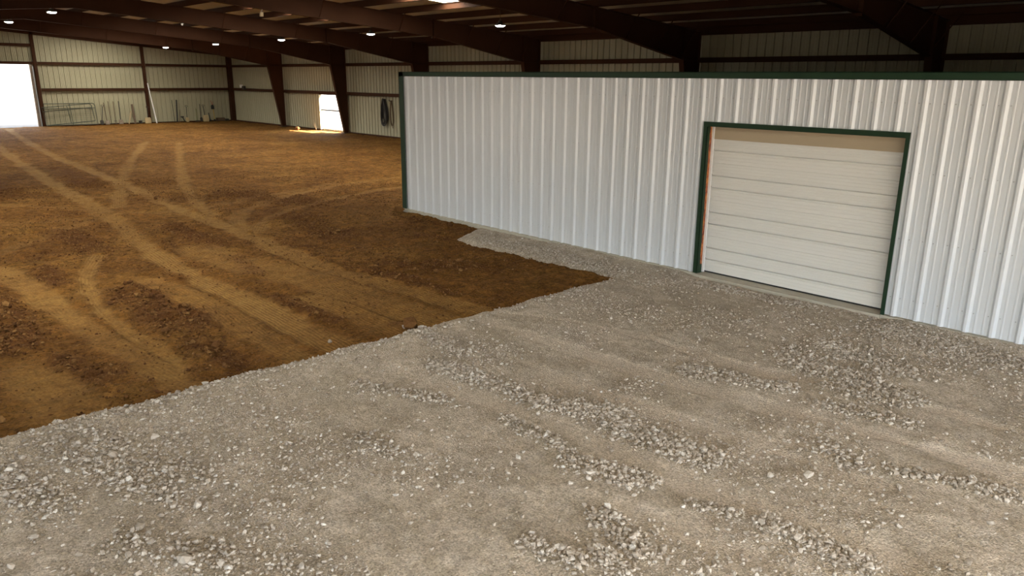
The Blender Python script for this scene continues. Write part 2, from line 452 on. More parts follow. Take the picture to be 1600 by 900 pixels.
xs = np.concatenate([np.linspace(XE+.05, -26, 200)[:-1], np.linspace(-26, -17, 150)[:-1], np.linspace(-17, -7.0, 290)])
ys = np.concatenate([np.linspace(YN+.05, -0.5, 30)[:-1], np.linspace(-0.5, 11.2, 290)[:-1], np.linspace(11.2, YS-.05, 110)])
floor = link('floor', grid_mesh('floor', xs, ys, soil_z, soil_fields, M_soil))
tag(floor, 'orange brown soil arena floor crossed by wheel tracks', 'soil floor', kind='structure')
xs = np.concatenate([np.linspace(-12.8, -8.2, 100)[:-1], np.linspace(-8.2, 0.8, 340)[:-1], np.linspace(0.8, XN+.4, 40)])
ys = np.concatenate([np.linspace(YN+.05, -0.4, 40)[:-1], np.linspace(-0.4, YP-.02, 420)])
pad = link('gravel_pad', grid_mesh('gravel_pad', xs, ys, gravel_z, gravel_fields, M_gravel))
tag(pad, 'grey tan crushed stone pad in front of the white partition', 'gravel', kind='structure')
o = MB().box((-200, -200, -0.5), (XE-.3, 200, -0.04)).box((XN+.4, -200, -0.5), (160, 200, -0.04)) \
    .box((XE-.3, YS+.15, -0.5), (XN+.4, 200, -0.04)).box((XE-.3, -200, -0.5), (XN+.4, YN-.15, -0.04)).build('ground_outside', M_out)
tag(o, 'pale sunlit ground outside beyond the wall openings', 'ground', kind='structure')

# ------------------------------------------------------------------ ribbed steel sheets
def rib_profile(s, ph, depth, hb=.047, ht=.017):               # heights of a ribbed sheet along s, ribs at ph + k*S
    out = []
    k0 = int(math.floor((s[0]-ph)/S)) - 1
    k1 = int(math.ceil((s[1]-ph)/S)) + 1
    mn = depth*0.13
    for k in range(k0, k1+1):
        c = ph + k*S
        hb, ht = (.047, .017) if depth > 0 else (.034, .022)
        out += [(c-hb, 0), (c-ht, depth), (c+ht, depth), (c+hb, 0),
                (c+.088, 0), (c+.096, mn), (c+.112, mn), (c+.120, 0),
                (c+.185, 0), (c+.193, mn), (c+.209, mn), (c+.217, 0)]
    a, b = s
    def at(x):
        for (p, h), (q, g) in zip(out[:-1], out[1:]):
            if p <= x <= q: return h + (g-h)*(x-p)/(q-p)
        return 0
    return [(a, at(a))] + [p for p in out if a < p[0] < b] + [(b, at(b))]
def sheet(pieces, ph, depth, to3d, zt=None):
    """pieces: (s0, s1, z0, z1); to3d maps (s, h, z) to a point"""
    mb = MB()
    for s0, s1, z0, z1 in pieces:
        pr = rib_profile((s0, s1), ph, depth); n = len(pr)
        v = [to3d(s, h, z0) for s, h in pr] + [to3d(s, h, (zt(s) if z1 is None else z1)) for s, h in pr]
        mb.add(v, [(i, i+1, n+i+1, n+i) for i in range(n-1)])
    return mb
def cut(s0, s1, z0, z1, holes):              # a sheet minus rectangular openings (s0,s1,z0,z1)
    pcs = [(s0, s1, z0, z1)]
    for a, b, c, d in holes:
        nxt = []
        for p in pcs:
            if b <= p[0] or a >= p[1]: nxt.append(p); continue
            if p[0] < a: nxt.append((p[0], a, p[2], p[3]))
            if p[1] > b: nxt.append((b, p[1], p[2], p[3]))
            m0, m1 = max(p[0], a), min(p[1], b)
            nxt.append((m0, m1, d, p[3]))
            if c > p[2] + .01: nxt.append((m0, m1, p[2], c))
        pcs = nxt
    return pcs

# ------------------------------------------------------------------ white partition with its door
DX0, DX1, DZ = -6.93, -3.885, 2.50           # door opening
PZ0, PZ1 = 0.055, 3.27
part = empty('wall_partition', (0, 0, 0), label='white ribbed steel partition wall with dark green trim', cat='wall', kind='structure')
k = 0
xa = -15.5
edges = [xa] + [X0 + 0.9144*i - .06 for i in range(1, 27) if X0 + 0.9144*i - .06 < XN-.2] + [XN-.15]
for a, b in zip(edges[:-1], edges[1:]):
    sheet(cut(a, b+.0, PZ0, PZ1, [(DX0, DX1, PZ0, DZ)]), X0, 0.034, lambda s, h, z: (s, YP-h, z)).build('panel', M_white, part)
# left return wall of the enclosed room
for i in range(14):
    a, b = YP+.03+i*.9144, min(YP+.03+(i+1)*.9144, YS-.3)
    if b > a: sheet([(a, b, PZ0, PZ1)], YP+.1, 0.034, lambda s, h, z: (-15.53-h, s, z)).build('panel', M_white, part)
MB().box((-15.55, YP+.05, 3.20), (XN-.2, YS-.35, 3.24)).build('room_lid', M_wood, part)
tr = MB().box((-15.61, YP-.045, 3.245), (XN-.15, YP-.04, 3.345)).box((-15.61, YP-.045, 3.335), (XN-.15, YP+.12, 3.348)).box((-15.61, YP-.045, 3.245), (XN-.15, YP-.03, 3.252))
tr.build('top_trim', M_green, part)
MB().box((-15.615, YP-.045, 0.03), (-15.44, YP-.04, 3.345)).box((-15.615, YP-.045, 0.03), (-15.61, YP+.12, 3.345)).build('corner_trim', M_green, part)
MB().box((-15.615, YP+.12, 3.245), (-15.60, YS-.35, 3.345)).build('top_trim', M_green, part)
MB().box((-15.66, YP-.07, -0.2), (DX0-.02, YP+.12, 0.055)).box((DX1+.02, YP-.075, -0.2), (XN-.15, YP+.12, 0.05)).build('concrete_curb', M_conc, part)
sc = MB()
for zz in (0.32, 1.15, 2.05, 2.95):
    for i in range(-1, 60):
        for off in (.066, .238):
            x = X0 + S*i + off
            if x < -15.4 or x > 1.5 or (DX0-.08 < x < DX1+.08 and zz < DZ+.05): continue
            sc.lathe([(0.0085, 0), (0.0085, .003), (.005, .007)], 6, (0, 0, 0))
            n = 18
            sc.v[-n:] = [(x+p[0], YP-p[2], zz+p[1]) for p in sc.v[-n:]]
tag(sc.build('screws', M_screw, part), kind='stuff')
# door trim
MB().box((DX0-.075, YP-.05, 0.03), (DX0, YP-.04, DZ+.075)).box((DX0-.005, YP-.05, .03), (DX0, YP+.03, DZ)).build('jamb_trim', M_green, part)
MB().box((DX1, YP-.05, 0.03), (DX1+.055, YP-.04, DZ+.075)).box((DX1, YP-.05, .03), (DX1+.005, YP+.10, DZ)).build('jamb_trim', M_green, part)
MB().box((DX0, YP-.05, DZ), (DX1, YP-.04, DZ+.075)).box((DX0, YP-.05, DZ), (DX1, YP+.03, DZ+.005)).build('head_trim', M_green, part)
MB().box((DX0-.02, YP+.03, .20), (DX0+.0, YP+.155, DZ+.02)).build('jamb', M_rust, part)
MB().box((DX0-.02, YP+.03, .03), (DX0+.002, YP+.155, .20)).build('jamb_foot', M_green, part)
MB().box((DX1, YP+.03, .03), (DX1+.02, YP+.155, DZ+.02)).build('jamb', M_rust, part)
MB().box((DX0-.1, YP+.03, DZ), (DX1+.1, YP+.155, DZ+.12)).build('header_beam', M_conc, part)

door = empty('door_1', ((DX0+DX1)/2, YP+.15, 0), label='cream sectional overhead door closed in the partition wall', cat='overhead door', kind='structure')
hx = (DX1-DX0)/2
SEC = 0.61
for s in range(4):
    z0 = 0.075 + s*SEC
    prof = []                                # (z, depth toward the viewer)
    def groove(z): return [(z-.030, .004), (z-.018, .008), (z-.006, .008), (z-.002, -.045), (z+.022, -.045), (z+.026, 0)]
    pencil = lambda z: [(z-.006, 0), (z, -.003), (z+.006, 0)]
    seq = [(0.0, -.004), (0.006, 0)] + pencil(.06) + pencil(.11) + pencil(.16) + groove(.205) + pencil(.275) + pencil(.31) + pencil(.345) + groove(.405) + pencil(.47) + pencil(.52) + pencil(.565) + [(0.604, 0), (0.609, -.004)]
    n = len(seq)
    v = [(-hx, -d, z0+z) for z, d in seq] + [(hx, -d, z0+z) for z, d in seq] + [(-hx, .06, z0), (-hx, .06, z0+.609), (hx, .06, z0), (hx, .06, z0+.609)]
    f = [(i, n+i, n+i+1, i+1) for i in range(n-1)] + [(2*n, 2*n+1, 2*n+3, 2*n+2), (0, 2*n, 2*n+2, n), (n-1, 2*n-1, 2*n+3, 2*n+1)]
    MB().add(v, f).build('section', M_door, door)
MB().box((-hx, 0.0, 0.058), (hx, .04, 0.078)).build('bottom_seal', M_black, door)
MB().box((-hx-.0, -.06, 0.06), (-hx+.035, -.02, DZ)).build('stop_strip', M_pvc, door)
MB().box((-hx, -.035, 2.295), (hx, -.012, DZ+.01)).build('header_flap', M_flap, door)
o = MB().box((DX0-.02, YP-.11, -0.2), (DX1+.02, YP+.4, 0.052)).build('door_sill', M_conc)
tag(o, 'flat concrete sill under the cream overhead door', 'door sill', kind='structure')

# ------------------------------------------------------------------ outer walls of the barn
WX0, WX1, WZ0, WZ1 = -43.2, -40.15, 0.09, 2.14
side = empty('wall_side', (0, 0, 0), label='long cream ribbed steel side wall behind the steel columns', cat='wall', kind='structure')
n = int((XN-XE)/.9144)
for i in range(n+1):
    a, b = XE+i*.9144, min(XE+(i+1)*.9144, XN)
    if b-a < .05: continue
    sheet(cut(a, b, -.05, 4.98, [(WX0, WX1, WZ0, WZ1)]), XE, -0.042, lambda s, h, z: (s, YS-h, z)).build('panel', M_beige, side)
def girt(y0, z, x0, x1, parent, d=.2):       # C section, web vertical, along x, inside face toward -y
    MB().box((x0, y0-d, z+.07), (x1, y0, z+.08)).box((x0, y0-d, z-.09), (x1, y0-d+.01, z+.08)).box((x0, y0-d, z-.09), (x1, y0-d+.07, z-.08)).build('girt', M_red, parent)
for i in range(8):
    for z in (G1, G2):
        girt(YS-.005, z, FX[i]+.006, FX[i+1]-.006, side, .19)
for i in range(8): MB().box((FX[i], YS-.22, 4.72), (FX[i+1], YS-.01, 4.98)).build('eave_strut', M_red, side)
MB().box((XE+.1, YS-.10, -.05), (WX0, YS-.005, .05)).box((WX1, YS-.10, -.05), (-15.7, YS-.005, .05)).build('base_angle', M_red, side)

win = empty('window_1', ((WX0+WX1)/2, YS, WZ0), label='bright sunlit doorway in the side wall with one crossbar', cat='doorway', kind='structure')
w2 = (WX1-WX0)/2; wh = WZ1-WZ0
MB().box((-w2-.06, -.16, -.05), (-w2, .03, wh+.06)).build('frame_jamb', M_beige, win)
MB().box((w2, -.16, -.05), (w2+.06, .03, wh+.06)).build('frame_jamb', M_beige, win)
MB().box((-w2, -.16, wh), (w2, .03, wh+.05)).build('frame_head', M_red, win)
MB().box((-w2, -.06, wh-.10), (w2, -.02, wh-.07)).build('top_rail', M_pwood, win)
MB().box((-w2, -.05, 1.09), (w2, -.01, 1.17)).build('crossbar', M_dsteel, win)

# far gable wall
DY0, DY1, DH = 4.75, 10.98, 3.82
end = empty('wall_end', (0, 0, 0), label='far cream ribbed gable wall where the tools lean', cat='wall', kind='structure')
n = int((YS-YN)/.9144)
for i in range(n+1):
    a, b = YS-(i+1)*.9144, YS-i*.9144
    a = max(a, YN)
    if b-a < .05: continue
    zt_ = min(ztop(a), ztop(b)) + .17
    sheet(cut(a, b, -.05, zt_, [(DY0, DY1, -.05, DH)]), YS, -0.042, lambda s, h, z: (XE+h, s, z)).build('panel', M_beige, end)
POSTS = [11.33, 17.75, 4.47, -1.95]
def egirt(y0, y1, z): MB().box((XE+.005, y0, z+.07), (XE+.19, y1, z+.08)).box((XE+.18, y0, z-.09), (XE+.19, y1, z+.08)).box((XE+.12, y0, z-.09), (XE+.19, y1, z-.08)).build('girt', M_red, end)
for z in (G1, G2):
    egirt(17.86, YS-.2, z); egirt(11.44, 17.64, z); egirt(-1.85, 4.37, z)
egirt(4.58, 11.22, G1); egirt(4.58, 11.22, 4.96)
for y in POSTS:
    zt_ = ztop(y)-.02
    MB().box((XE+.19, y-.09, 0), (XE+.20, y+.09, zt_)).box((XE+.02, y-.09, 0), (XE+.03, y+.09, zt_)).box((XE+.03, y-.005, 0), (XE+.19, y+.005, zt_)).build('post', M_red, end)
MB().box((XE+.02, YS-.32, 0), (XE+.34, YS-.02, 4.8)).build('corner_post', M_red, end)
for s in (1, -1):
    pr = [(YS-.05, ztop(YS)-.25), (YS-.05, ztop(YS)), (YR, ztop(YR)), (YR, ztop(YR)-.25)]
    if s < 0: pr = [(2*YR-y, z) for y, z in pr]
    MB().prism_x(pr, XE+.02, XE+.2).build('rafter', M_red, end)
MB().box((XE-.02, DY1, -.05), (XE+.19, DY1+.13, DH+.04)).build('door_jamb', M_blade, end)
MB().box((XE-.02, DY0-.13, -.05), (XE+.19, DY0, DH+.04)).build('door_jamb', M_blade, end)
MB().box((XE-.02, DY0, DH), (XE+.2, DY1, DH+.09)).build('door_head', M_red, end)
MB().box((XE+.05, 11.5, -.05), (XE+.12, YS-.3, .06)).build('base_angle', M_red, end)

# near side wall and near gable: behind the camera, with the openings that let the daylight in
NEAR_OPEN = [(-35.5, -27.0, 3.4), (-4.0, 8.0, 3.7)]     # (x0, x1, height) in the near side wall
GABLE_OPEN = (-7.0, 10.3, 3.8)
near = empty('wall_near', (0, 0, 0), label='near side wall of the barn with wide open doorways', cat='wall', kind='structure')
x = XE
for a, b, h in NEAR_OPEN + [(XN, XN, 0)]:
    if a > x: MB().box((x, YN-.04, -.05), (a, YN, 4.98)).build('panel', M_beige, near)
    if b > a: MB().box((a, YN-.04, h), (b, YN, 4.98)).build('panel', M_beige, near)
    x = b
gab = empty('wall_gable', (0, 0, 0), label='near gable wall of the barn with a wide open doorway', cat='wall', kind='structure')
a, b, h = GABLE_OPEN
for y0, y1, z0 in ((YN, a, -.05), (a, YR, h), (YR, b, h), (b, YS, -.05)):
    MB().prism_x([(y0, z0), (y1, z0), (y1, ztop(y1)+.17), (y0, ztop(y0)+.17)], XN, XN+.04).build('panel', M_beige, gab)

# ------------------------------------------------------------------ roof
ceil = empty('ceiling', (0, 0, 0), label='low pitched steel roof on dark red purlins', cat='roof', kind='structure')
PUR = [22.8, 21.2, 19.6, 18.05, 16.5, 14.9, 13.3, 11.7, 10.1, 8.5]
SKX_FAR = [-20.75 + BAY*k for k in range(-4, 1)]
SKX_FILL = [-20.75 + BAY*k for k in (-4, -2, 0, 1, 3)]  # near slope, out of view: glowing panels added to light the ground
SKY0, SKY1 = 11.75, 16.45
def deck_pt(x, y, dz): return (x, y, ztop(y) + .205 + dz)
for sgn in (1, -1):
    mir = (lambda y: y) if sgn > 0 else (lambda y: 2*YR-y)
    SKX = SKX_FAR if sgn > 0 else SKX_FILL
    ysp = [YR, SKY0, SKY1, YS+.25]
    xsp = [XE-.4] + [v for c in SKX for v in (c-.46, c+.46) if XE < v < XN] + [XN+.3]
    dk = MB()
    for i in range(len(xsp)-1):
        for j in range(3):
            if j == 1 and i % 2 == 1: continue
            q = [(xsp[i], mir(ysp[j])), (xsp[i+1], mir(ysp[j])), (xsp[i+1], mir(ysp[j+1])), (xsp[i], mir(ysp[j+1]))]
            v = [deck_pt(a, b, 0) for a, b in q] + [deck_pt(a, b, .03) for a, b in q]
            dk.add(v, [(0, 1, 2, 3), (7, 6, 5, 4), (0, 4, 5, 1), (1, 5, 6, 2), (2, 6, 7, 3), (3, 7, 4, 0)])
    dk.build('roof_deck', M_deck, ceil)
    for c in SKX:  # far slope: skylights; near slope: unseen panels added for light
        q = [(c-.45, mir(SKY0)), (c+.45, mir(SKY0)), (c+.45, mir(SKY1)), (c-.45, mir(SKY1))]
        v = [deck_pt(a, b, .005) for a, b in q] + [deck_pt(a, b, .02) for a, b in q]
        MB().add(v, [(0, 1, 2, 3), (7, 6, 5, 4), (0, 4, 5, 1), (1, 5, 6, 2), (2, 6, 7, 3), (3, 7, 4, 0)]).build('skylight_and_fill_panel', M_skyl, ceil)
    for y in PUR:
        yy = mir(y); z = ztop(yy)
        MB().box((XE+.05, yy-.004, z), (XN-.05, yy+.004, z+.2)).box((XE+.05, yy-.004, z), (XN-.05, yy+.06, z+.007)) \
            .box((XE+.05, yy-.06, z+.193), (XN-.05, yy+.004, z+.2)).build('purlin', M_red, ceil)

# ------------------------------------------------------------------ steel frames
def frame_meshes():
    out = []
    OY, IY0, IY1, HZ = YS-.20, 23.40, 22.68, 3.87
    zt_ = lambda y: 4.82 + SLOPE*(YS-y)
    for s in (1, -1):
        m = (lambda p: p) if s > 0 else (lambda p: (2*YR-p[0], p[1]))
        c = MB()
        c.prism_x([m(p) for p in [(OY, 0), (OY, zt_(OY)), (IY1, zt_(IY1)), (IY1, HZ), (IY0, 0)]], -.006, .006)
        c.plate(m((OY, 0)), m((OY, zt_(OY))), .2, .014).plate(m((IY0, 0.02)), m((IY1, HZ)), .2, .014)
        c.plate(m((IY1, HZ)), m((IY1, zt_(IY1))), .2, .014).plate(m((OY, zt_(OY))), m((IY1, zt_(IY1))), .2, .014)
        c.plate(m((OY, HZ)), m((IY1, HZ)), .19, .012)
        out.append(('column', c.mesh('column', M_red)))
        bp = MB(); ya, yb = m((OY+.03, 0))[0], m((IY0-.06, 0))[0]
        bp.box((-.13, min(ya, yb), -.05), (.13, max(ya, yb), .02))
        out.append(('base_plate', bp.mesh('base_plate', M_dsteel)))
        r = MB()
        B0, B1, B2 = (IY1-.008, HZ), (18.02, 4.712), (YR, 4.712 + SLOPE*(18.02-YR))
        r.prism_x([m(p) for p in [B0, (IY1-.008, zt_(IY1)), (YR, zt_(YR)), B2, B1]], -.006, .006)
        r.plate(m(B0), m(B1), .2, .014).plate(m(B1), m(B2), .2, .014).plate(m((IY1, zt_(IY1))), m((YR, zt_(YR))), .2, .014)
        out.append(('rafter', r.mesh('rafter', M_red)))
        sp_ = MB().plate(m((18.02, 4.64)), m((18.02, zt_(18.02)+.02)), .21, .035)
        for zz in (4.67, 4.80, 5.1, 5.24):
            for xx in (-.06, .06):
                y_ = m((18.02, 0))[0]; sp_.box((xx-.012, y_-.035, zz-.012), (xx+.012, y_+.035, zz+.012))
        out.append(('splice_plate', sp_.mesh('splice_plate', M_red)))
        for yb in (22.55, 21.2, 19.6, 16.5, 13.3, 10.1):
            zb = HZ + (B1[1]-HZ)*(IY1-yb)/(IY1-18.02) if yb > 18.02 else B1[1]+SLOPE*(18.02-yb)
            y_ = m((yb, 0))[0]
            L = (zt_(yb)-zb)*0.75
            b = MB().tube([(.02, y_, zb+.02), (.04+L*.9, y_, zt_(yb)+.05)], .018, 4)
            out.append(('flange_brace', b.mesh('flange_brace', M_red)))
    return out
FM = frame_meshes()
FL = [None, 'red steel frame nearest the far gable wall, left of the bright doorway', 'dark steel frame standing at the right edge of the bright side doorway',
      'steel frame whose column drops behind the left corner of the white partition', 'steel frame with its haunch above the middle of the plain partition stretch',
      'steel frame with its haunch just left of the overhead door', 'nearest visible steel frame, its haunch above the right of the door', 'steel frame directly above the camera position', None]
for k in range(1, 8):
    root = empty('steel_frame', (FX[k], 0, 0), label=FL[k], cat='steel frame', group='rigid frames of the barn')
    for nm, me in FM: link(nm, me, root)

# ------------------------------------------------------------------ high bay lamps
lm = {}
lm['lens'] = MB().lathe([(.06, -.048), (.11, -.04), (.15, -.02), (.165, -.004), (.165, .0)], 24).mesh('lens', M_lamp)
lm['housing'] = MB().lathe([(.185, -.01), (.19, .01), (.175, .04), (.11, .06), (.075, .075), (.07, .13), (.05, .14)], 24).mesh('housing', M_dsteel)
def lamp(x, y, z, label):
    r = empty('high_bay_lamp', (x, y, z), label=label, cat='lamp', group='round lamps under the roof')
    link('housing', lm['housing'], r); link('lens', lm['lens'], r)
    top = ztop(y) + .203 - z
    MB().tube([(0, 0, .13), (0, 0, max(top, .2))], .008, 6).build('hanger', M_dsteel, r)
    MB().tube([(0, .03, .13), (0, .05, .18), (0, 0, .22), (0, -.05, .18), (0, -.03, .13)], .006, 5).build('hook', M_dsteel, r)
LA = ['lit round lamp farthest down the right row, by the gable wall', 'lit round lamp second from the gable wall in the right row', 'lit round lamp in the middle of the right row of five',
      'lit round lamp of the right row hanging left of the partition corner', 'nearest lit round lamp, hanging above the white partition']
for k in range(5): lamp(-51.6+7.95*k, 17.74, 4.92, LA[k])
LB = ['lit round ridge lamp at the far left edge above the big door', 'lit round ridge lamp second from the left edge', 'lit round ridge lamp cut by the top edge of the picture']
for k in range(3): lamp(-42.0+7.9*k, 7.68, 5.50, LB[k])

# ------------------------------------------------------------------ gates, tools and small things at the far gable wall
def gate(x, y0, y1, h, label, tilt=0, slope=0, mesh=True):
    r = empty('pipe_gate', (x, y0, 0.03), label=label, cat='gate', group='pipe gates leaning on the gable wall')
    r.rotation_euler = (slope, tilt, 0)
    L = y1-y0; c = .14
    MB().tube([(0, 0, .03), (0, L, .03), (0, L, h-c), (0, L-.04, h-.04), (0, L-c, h), (0, 0, h)], .024, 8, True).build('outer_tube', M_gate, r)
    MB().tube([(0, 0, h*.78), (0, L, h*.78)], .02, 8).build('rail', M_gate, r)
    MB().tube([(0, L*.5, .03), (0, L*.5, h)], .02, 8).build('upright', M_gate, r)
    if mesh:
        mb = MB()
        for i in range(1, 9): mb.tube([(0, 0, h*.78*i/9), (0, L, h*.78*i/9)], .004, 4)
        for i in range(1, 15): mb.tube([(0, L*i/15, .03), (0, L*i/15, h*.78)], .004, 4)
        mb.build('wire_mesh', M_gate, r)
gate(XE+.55, 11.42, 14.35, 1.40, 'grey green pipe gate with wire mesh leaning beside the big door', -.2)
gate(XE+.42, 11.38, 14.25, 1.16, 'second pipe gate tilted behind the mesh gate', -.16, .075, False)

def pole(name, label, top, bot, r, mat, cat, extra=None, group='long handled tools along the gable wall'):
    root = empty(name, bot, label=label, cat=cat, group=group)
    T = Vector(top)-Vector(bot)
    MB().tube([(0, 0, 0), T*.5, T], r*1.3, 8).build('handle' if cat != 'pole' else 'shaft', mat, root)
    if extra: extra(root, T)
    return root
def grip(root, T, mat=M_dsteel):
    d = T.normalized(); p = T
    MB().tube([p, p+Vector((0, .07, .05)), p+Vector((0, .07, .12)), p+Vector((0, -.07, .12)), p+Vector((0, -.07, .05))], .016, 6, True).build('grip', mat, root)
def blade(root, w, h, mat, pointed=True, dz=0.0):
    v = []; f = []
    rows = [(0.0, .35 if pointed else .9), (.12, .8 if pointed else 1), (.4, 1), (.8, .95), (1.0, .55 if pointed else .8)]
    for z, k in rows:
        for u in (-1, -.5, 0, .5, 1):
            v.append((.03 - .03*(1-u*u) + .05*(1-z), u*k*w/2, dz + z*h - .02))
    nv = len(v)
    v += [(p[0]+.012, p[1], p[2]) for p in v]
    for i in range(4):
        for j in range(4):
            a = i*5+j; f += [(a, a+1, a+6, a+5), (nv+a, nv+a+5, nv+a+6, nv+a+1)]
    rim = [0, 1, 2, 3, 4, 9, 14, 19, 24, 23, 22, 21, 20, 15, 10, 5]
    f += [(rim[i], nv+rim[i], nv+rim[(i+1) % 16], rim[(i+1) % 16]) for i in range(16)]
    MB().add(v, f).build('blade', mat, root, True)
XT, XB = XE+.06, XE+.45
P3 = lambda y, z: (XT + .05, y, z)
B3 = lambda y: (XB, y, 0.03)
def sh(gr, w, h, mat, pointed=True):
    def fn(root, T):
        if gr: grip(root, T)
        blade(root, w, h, mat, pointed)
    return fn
pole('shovel', 'dark short shovel with D grip right of the pipe gate', P3(14.85, 1.15), B3(14.60), .017, M_dsteel, 'shovel', sh(True, .22, .30, M_dsteel))
pole('shovel', 'long shovel with pale square blade beside the dark short shovel', P3(14.95, 1.42), (XB+.15, 14.90, .03), .018, M_wood, 'shovel', sh(False, .28, .28, M_blade, False))
def rake_head(root, T):
    mb = MB().tube([(0, -.13, .04), (0, .13, .04)], .012, 6)
    for i in range(7): mb.tube([(0, -.13+.043*i, .04), (.06, -.13+.043*i, 0.0)], .005, 4)
    mb.build('rake_head', M_dsteel, root)
def fork_head(root, T):
    mb = MB().tube([(0, -.09, .22), (0, .09, .22)], .01, 6)
    for i in range(4): mb.tube([(0, -.09+.06*i, .22), (.04, -.09+.06*i, 0.0)], .006, 4)
    mb.build('tines', M_dsteel, root)
pole('rake', 'dark rake, first of the three evenly spaced long handles', P3(15.23, 1.50), B3(15.18), .016, M_wood, 'rake', rake_head)
pole('pitchfork', 'thin fork, middle of the three evenly spaced long handles', P3(15.55, 1.49), B3(15.46), .017, M_wood, 'fork', fork_head)
pole('shovel', 'dark long shovel, last of the three evenly spaced long handles', P3(15.88, 1.50), B3(15.78), .019, M_dsteel, 'shovel', sh(False, .28, .30, M_blade, False))
o = MB().box((-.015, -.04, 0), (.015, .04, .9)).build('board', M_pwood, None, loc=(XE+.4, 16.30, 0.02)); o.rotation_euler = (-.33, -.33, 0)
tag(o, 'thin pale board leaning against the thick brown board', 'board')
o = MB().box((-.025, -.06, 0), (.025, .06, 1.30)).build('board', M_wood, None, loc=(XE+.42, 16.70, 0.02)); o.rotation_euler = (-.01, -.26, 0)
tag(o, 'thick brown board leaning left of the white pole', 'board')
o = empty('bucket', (XE+.4, 17.05, 0.0), label='small dark bucket between brown board and tan scoop', cat='bucket')
MB().lathe([(.09, 0), (.12, .2), (.11, .2), (.085, .02)], 14).build('body', M_dsteel, o)
MB().tube([(0, -.12, .19), (.05, 0, .24), (0, .12, .19)], .006, 5).build('bail', M_galv, o)
pole('scoop_shovel', 'tan scoop shovel with T grip standing before the gable post', (XE+.30, 17.62, 1.02), (XE+.5, 17.50, .02), .016, M_dsteel, 'shovel', sh(True, .42, .40, M_tan, False))
pole('pole', 'long white plastic pole leaning on the gable post', (XE+.26, 17.84, 2.67), (XE+.75, 18.0, 0.0), .028, M_pvc, 'pole')
MB_tr = pole('digging_bar', 'thin dark bar at the left of the right-hand tool group', P3(19.37, 1.53), B3(19.31), .014, M_dsteel, 'pole')
def point(root, T): MB().tube([(0, 0, .0), (0, 0, .18), (0, 0, .2)], [.05, .045, .02], 8).build('foot', M_black, root)
pole('fence_post', 'thick dark post beside the thin dark bar', P3(19.69, 1.53), B3(19.49), .034, M_black, 'post', point)
pole('stake', 'short thin stake leaning right of the thick dark post', P3(19.86, .85), B3(19.62), .013, M_wood, 'stake', lambda r, T: MB().tube([(0, 0, 0), (0, 0, .1)], [.02, .012], 6).build('tip', M_dsteel, r))
def ham(root, T): MB().box((T.x-.04, T.y-.10, T.z-.04), (T.x+.04, T.y+.10, T.z+.04)).build('head', M_dsteel, root)
pole('sledge_hammer', 'short dark hammer lying against the wall base', P3(19.98, .36), (XB, 20.03, .03), .022, M_black, 'hammer', ham)
pole('shovel', 'D grip shovel with pale blade right of the thick dark post', P3(20.33, 1.02), B3(20.18), .017, M_dsteel, 'shovel', sh(True, .26, .32, M_tan))
pole('hoe', 'olive handled hoe in the middle of the right tool group', P3(21.0, .92), B3(20.88), .016, M_greenp, 'hoe', lambda r, T: MB().box((-.02, -.11, -.01), (.03, .16, .07)).build('blade', M_dsteel, r))
pole('shovel', 'dark shovel next to the large tan scoop', P3(21.30, 1.21), B3(21.17), .02, M_dsteel, 'shovel', sh(False, .2, .3, M_dsteel))
pole('scoop_shovel', 'large tan scoop shovel with D grip near the trimmer', P3(21.53, 1.04), (XB+.2, 21.42, .03), .02, M_dsteel, 'shovel', sh(True, .44, .46, M_tan, False))
pole('mallet', 'short dark mallet right of the large tan scoop', P3(21.89, .58), B3(21.83), .025, M_black, 'hammer', lambda r, T: MB().tube([(0, -.08, .04), (0, .08, .04)], .045, 10).build('head', M_black, r))
r = empty('string_trimmer', (XE+.45, 22.12, .02), label='yellow and red string trimmer standing upright near the corner', cat='trimmer')
MB().tube([(0, .03, .1), (-.1, .05, .5), (-.15, .04, .88)], .022, 8).build('lower_shaft', M_yellow, r)
MB().box((-.23, -.07, .84), (-.06, .10, 1.08)).box((-.19, -.04, 1.08), (-.10, .06, 1.14)).build('engine', M_black, r)
MB().tube([(-.15, .03, 1.1), (-.24, -.05, 1.45)], .016, 8).build('upper_shaft', M_redp, r)
MB().tube([(-.16, .05, 1.1), (-.25, .12, 1.38)], .012, 8).build('handle', M_redp, r)
MB().lathe([(.05, .0), (.07, .04), (.05, .10), (.02, .14)], 12, (0, .03, 0)).box((-.02, -.06, .10), (.02, .14, .12)).build('cutting_head', M_black, r)
r = empty('wooden_box', (XE+.35, 22.62, .0), label='low brown wooden box on the floor near the corner post', cat='box')
MB().box((-.15, -.28, 0), (.15, .28, .02)).box((-.15, -.28, 0), (-.13, .28, .24)).box((.13, -.28, 0), (.15, .28, .24)).box((-.15, -.28, 0), (.15, -.26, .24)).box((-.15, .26, 0), (.15, .28, .24)).build('body', M_wood, r)
MB().box((.15, -.28, .10), (.16, .28, .13)).build('batten', M_wood, r)
o = MB().add([(-.1, -.14, 0), (.1, -.14, 0), (.1, .14, 0), (-.1, .14, 0), (-.08, -.12, .16), (.08, -.12, .14), (.07, .11, .16), (-.07, .12, .15)],
             [(0, 3, 2, 1), (4, 5, 6, 7), (0, 1, 5, 4), (1, 2, 6, 5), (2, 3, 7, 6), (3, 0, 4, 7)]).build('block', M_dsteel, None, loc=(XE+.35, 23.1, 0))
tag(o, 'small dark block beside the wooden box at the corner', 'block')
o = MB().tube([(0, 0, 0), (0, 0, 1.0), (0, -.02, 2.4), (0, -.02, 3.7)], .022, 8).build('conduit', M_galv, None, loc=(XE+.26, 11.16, 0))
tag(o, 'shiny vertical conduit running up beside the big door', 'conduit')

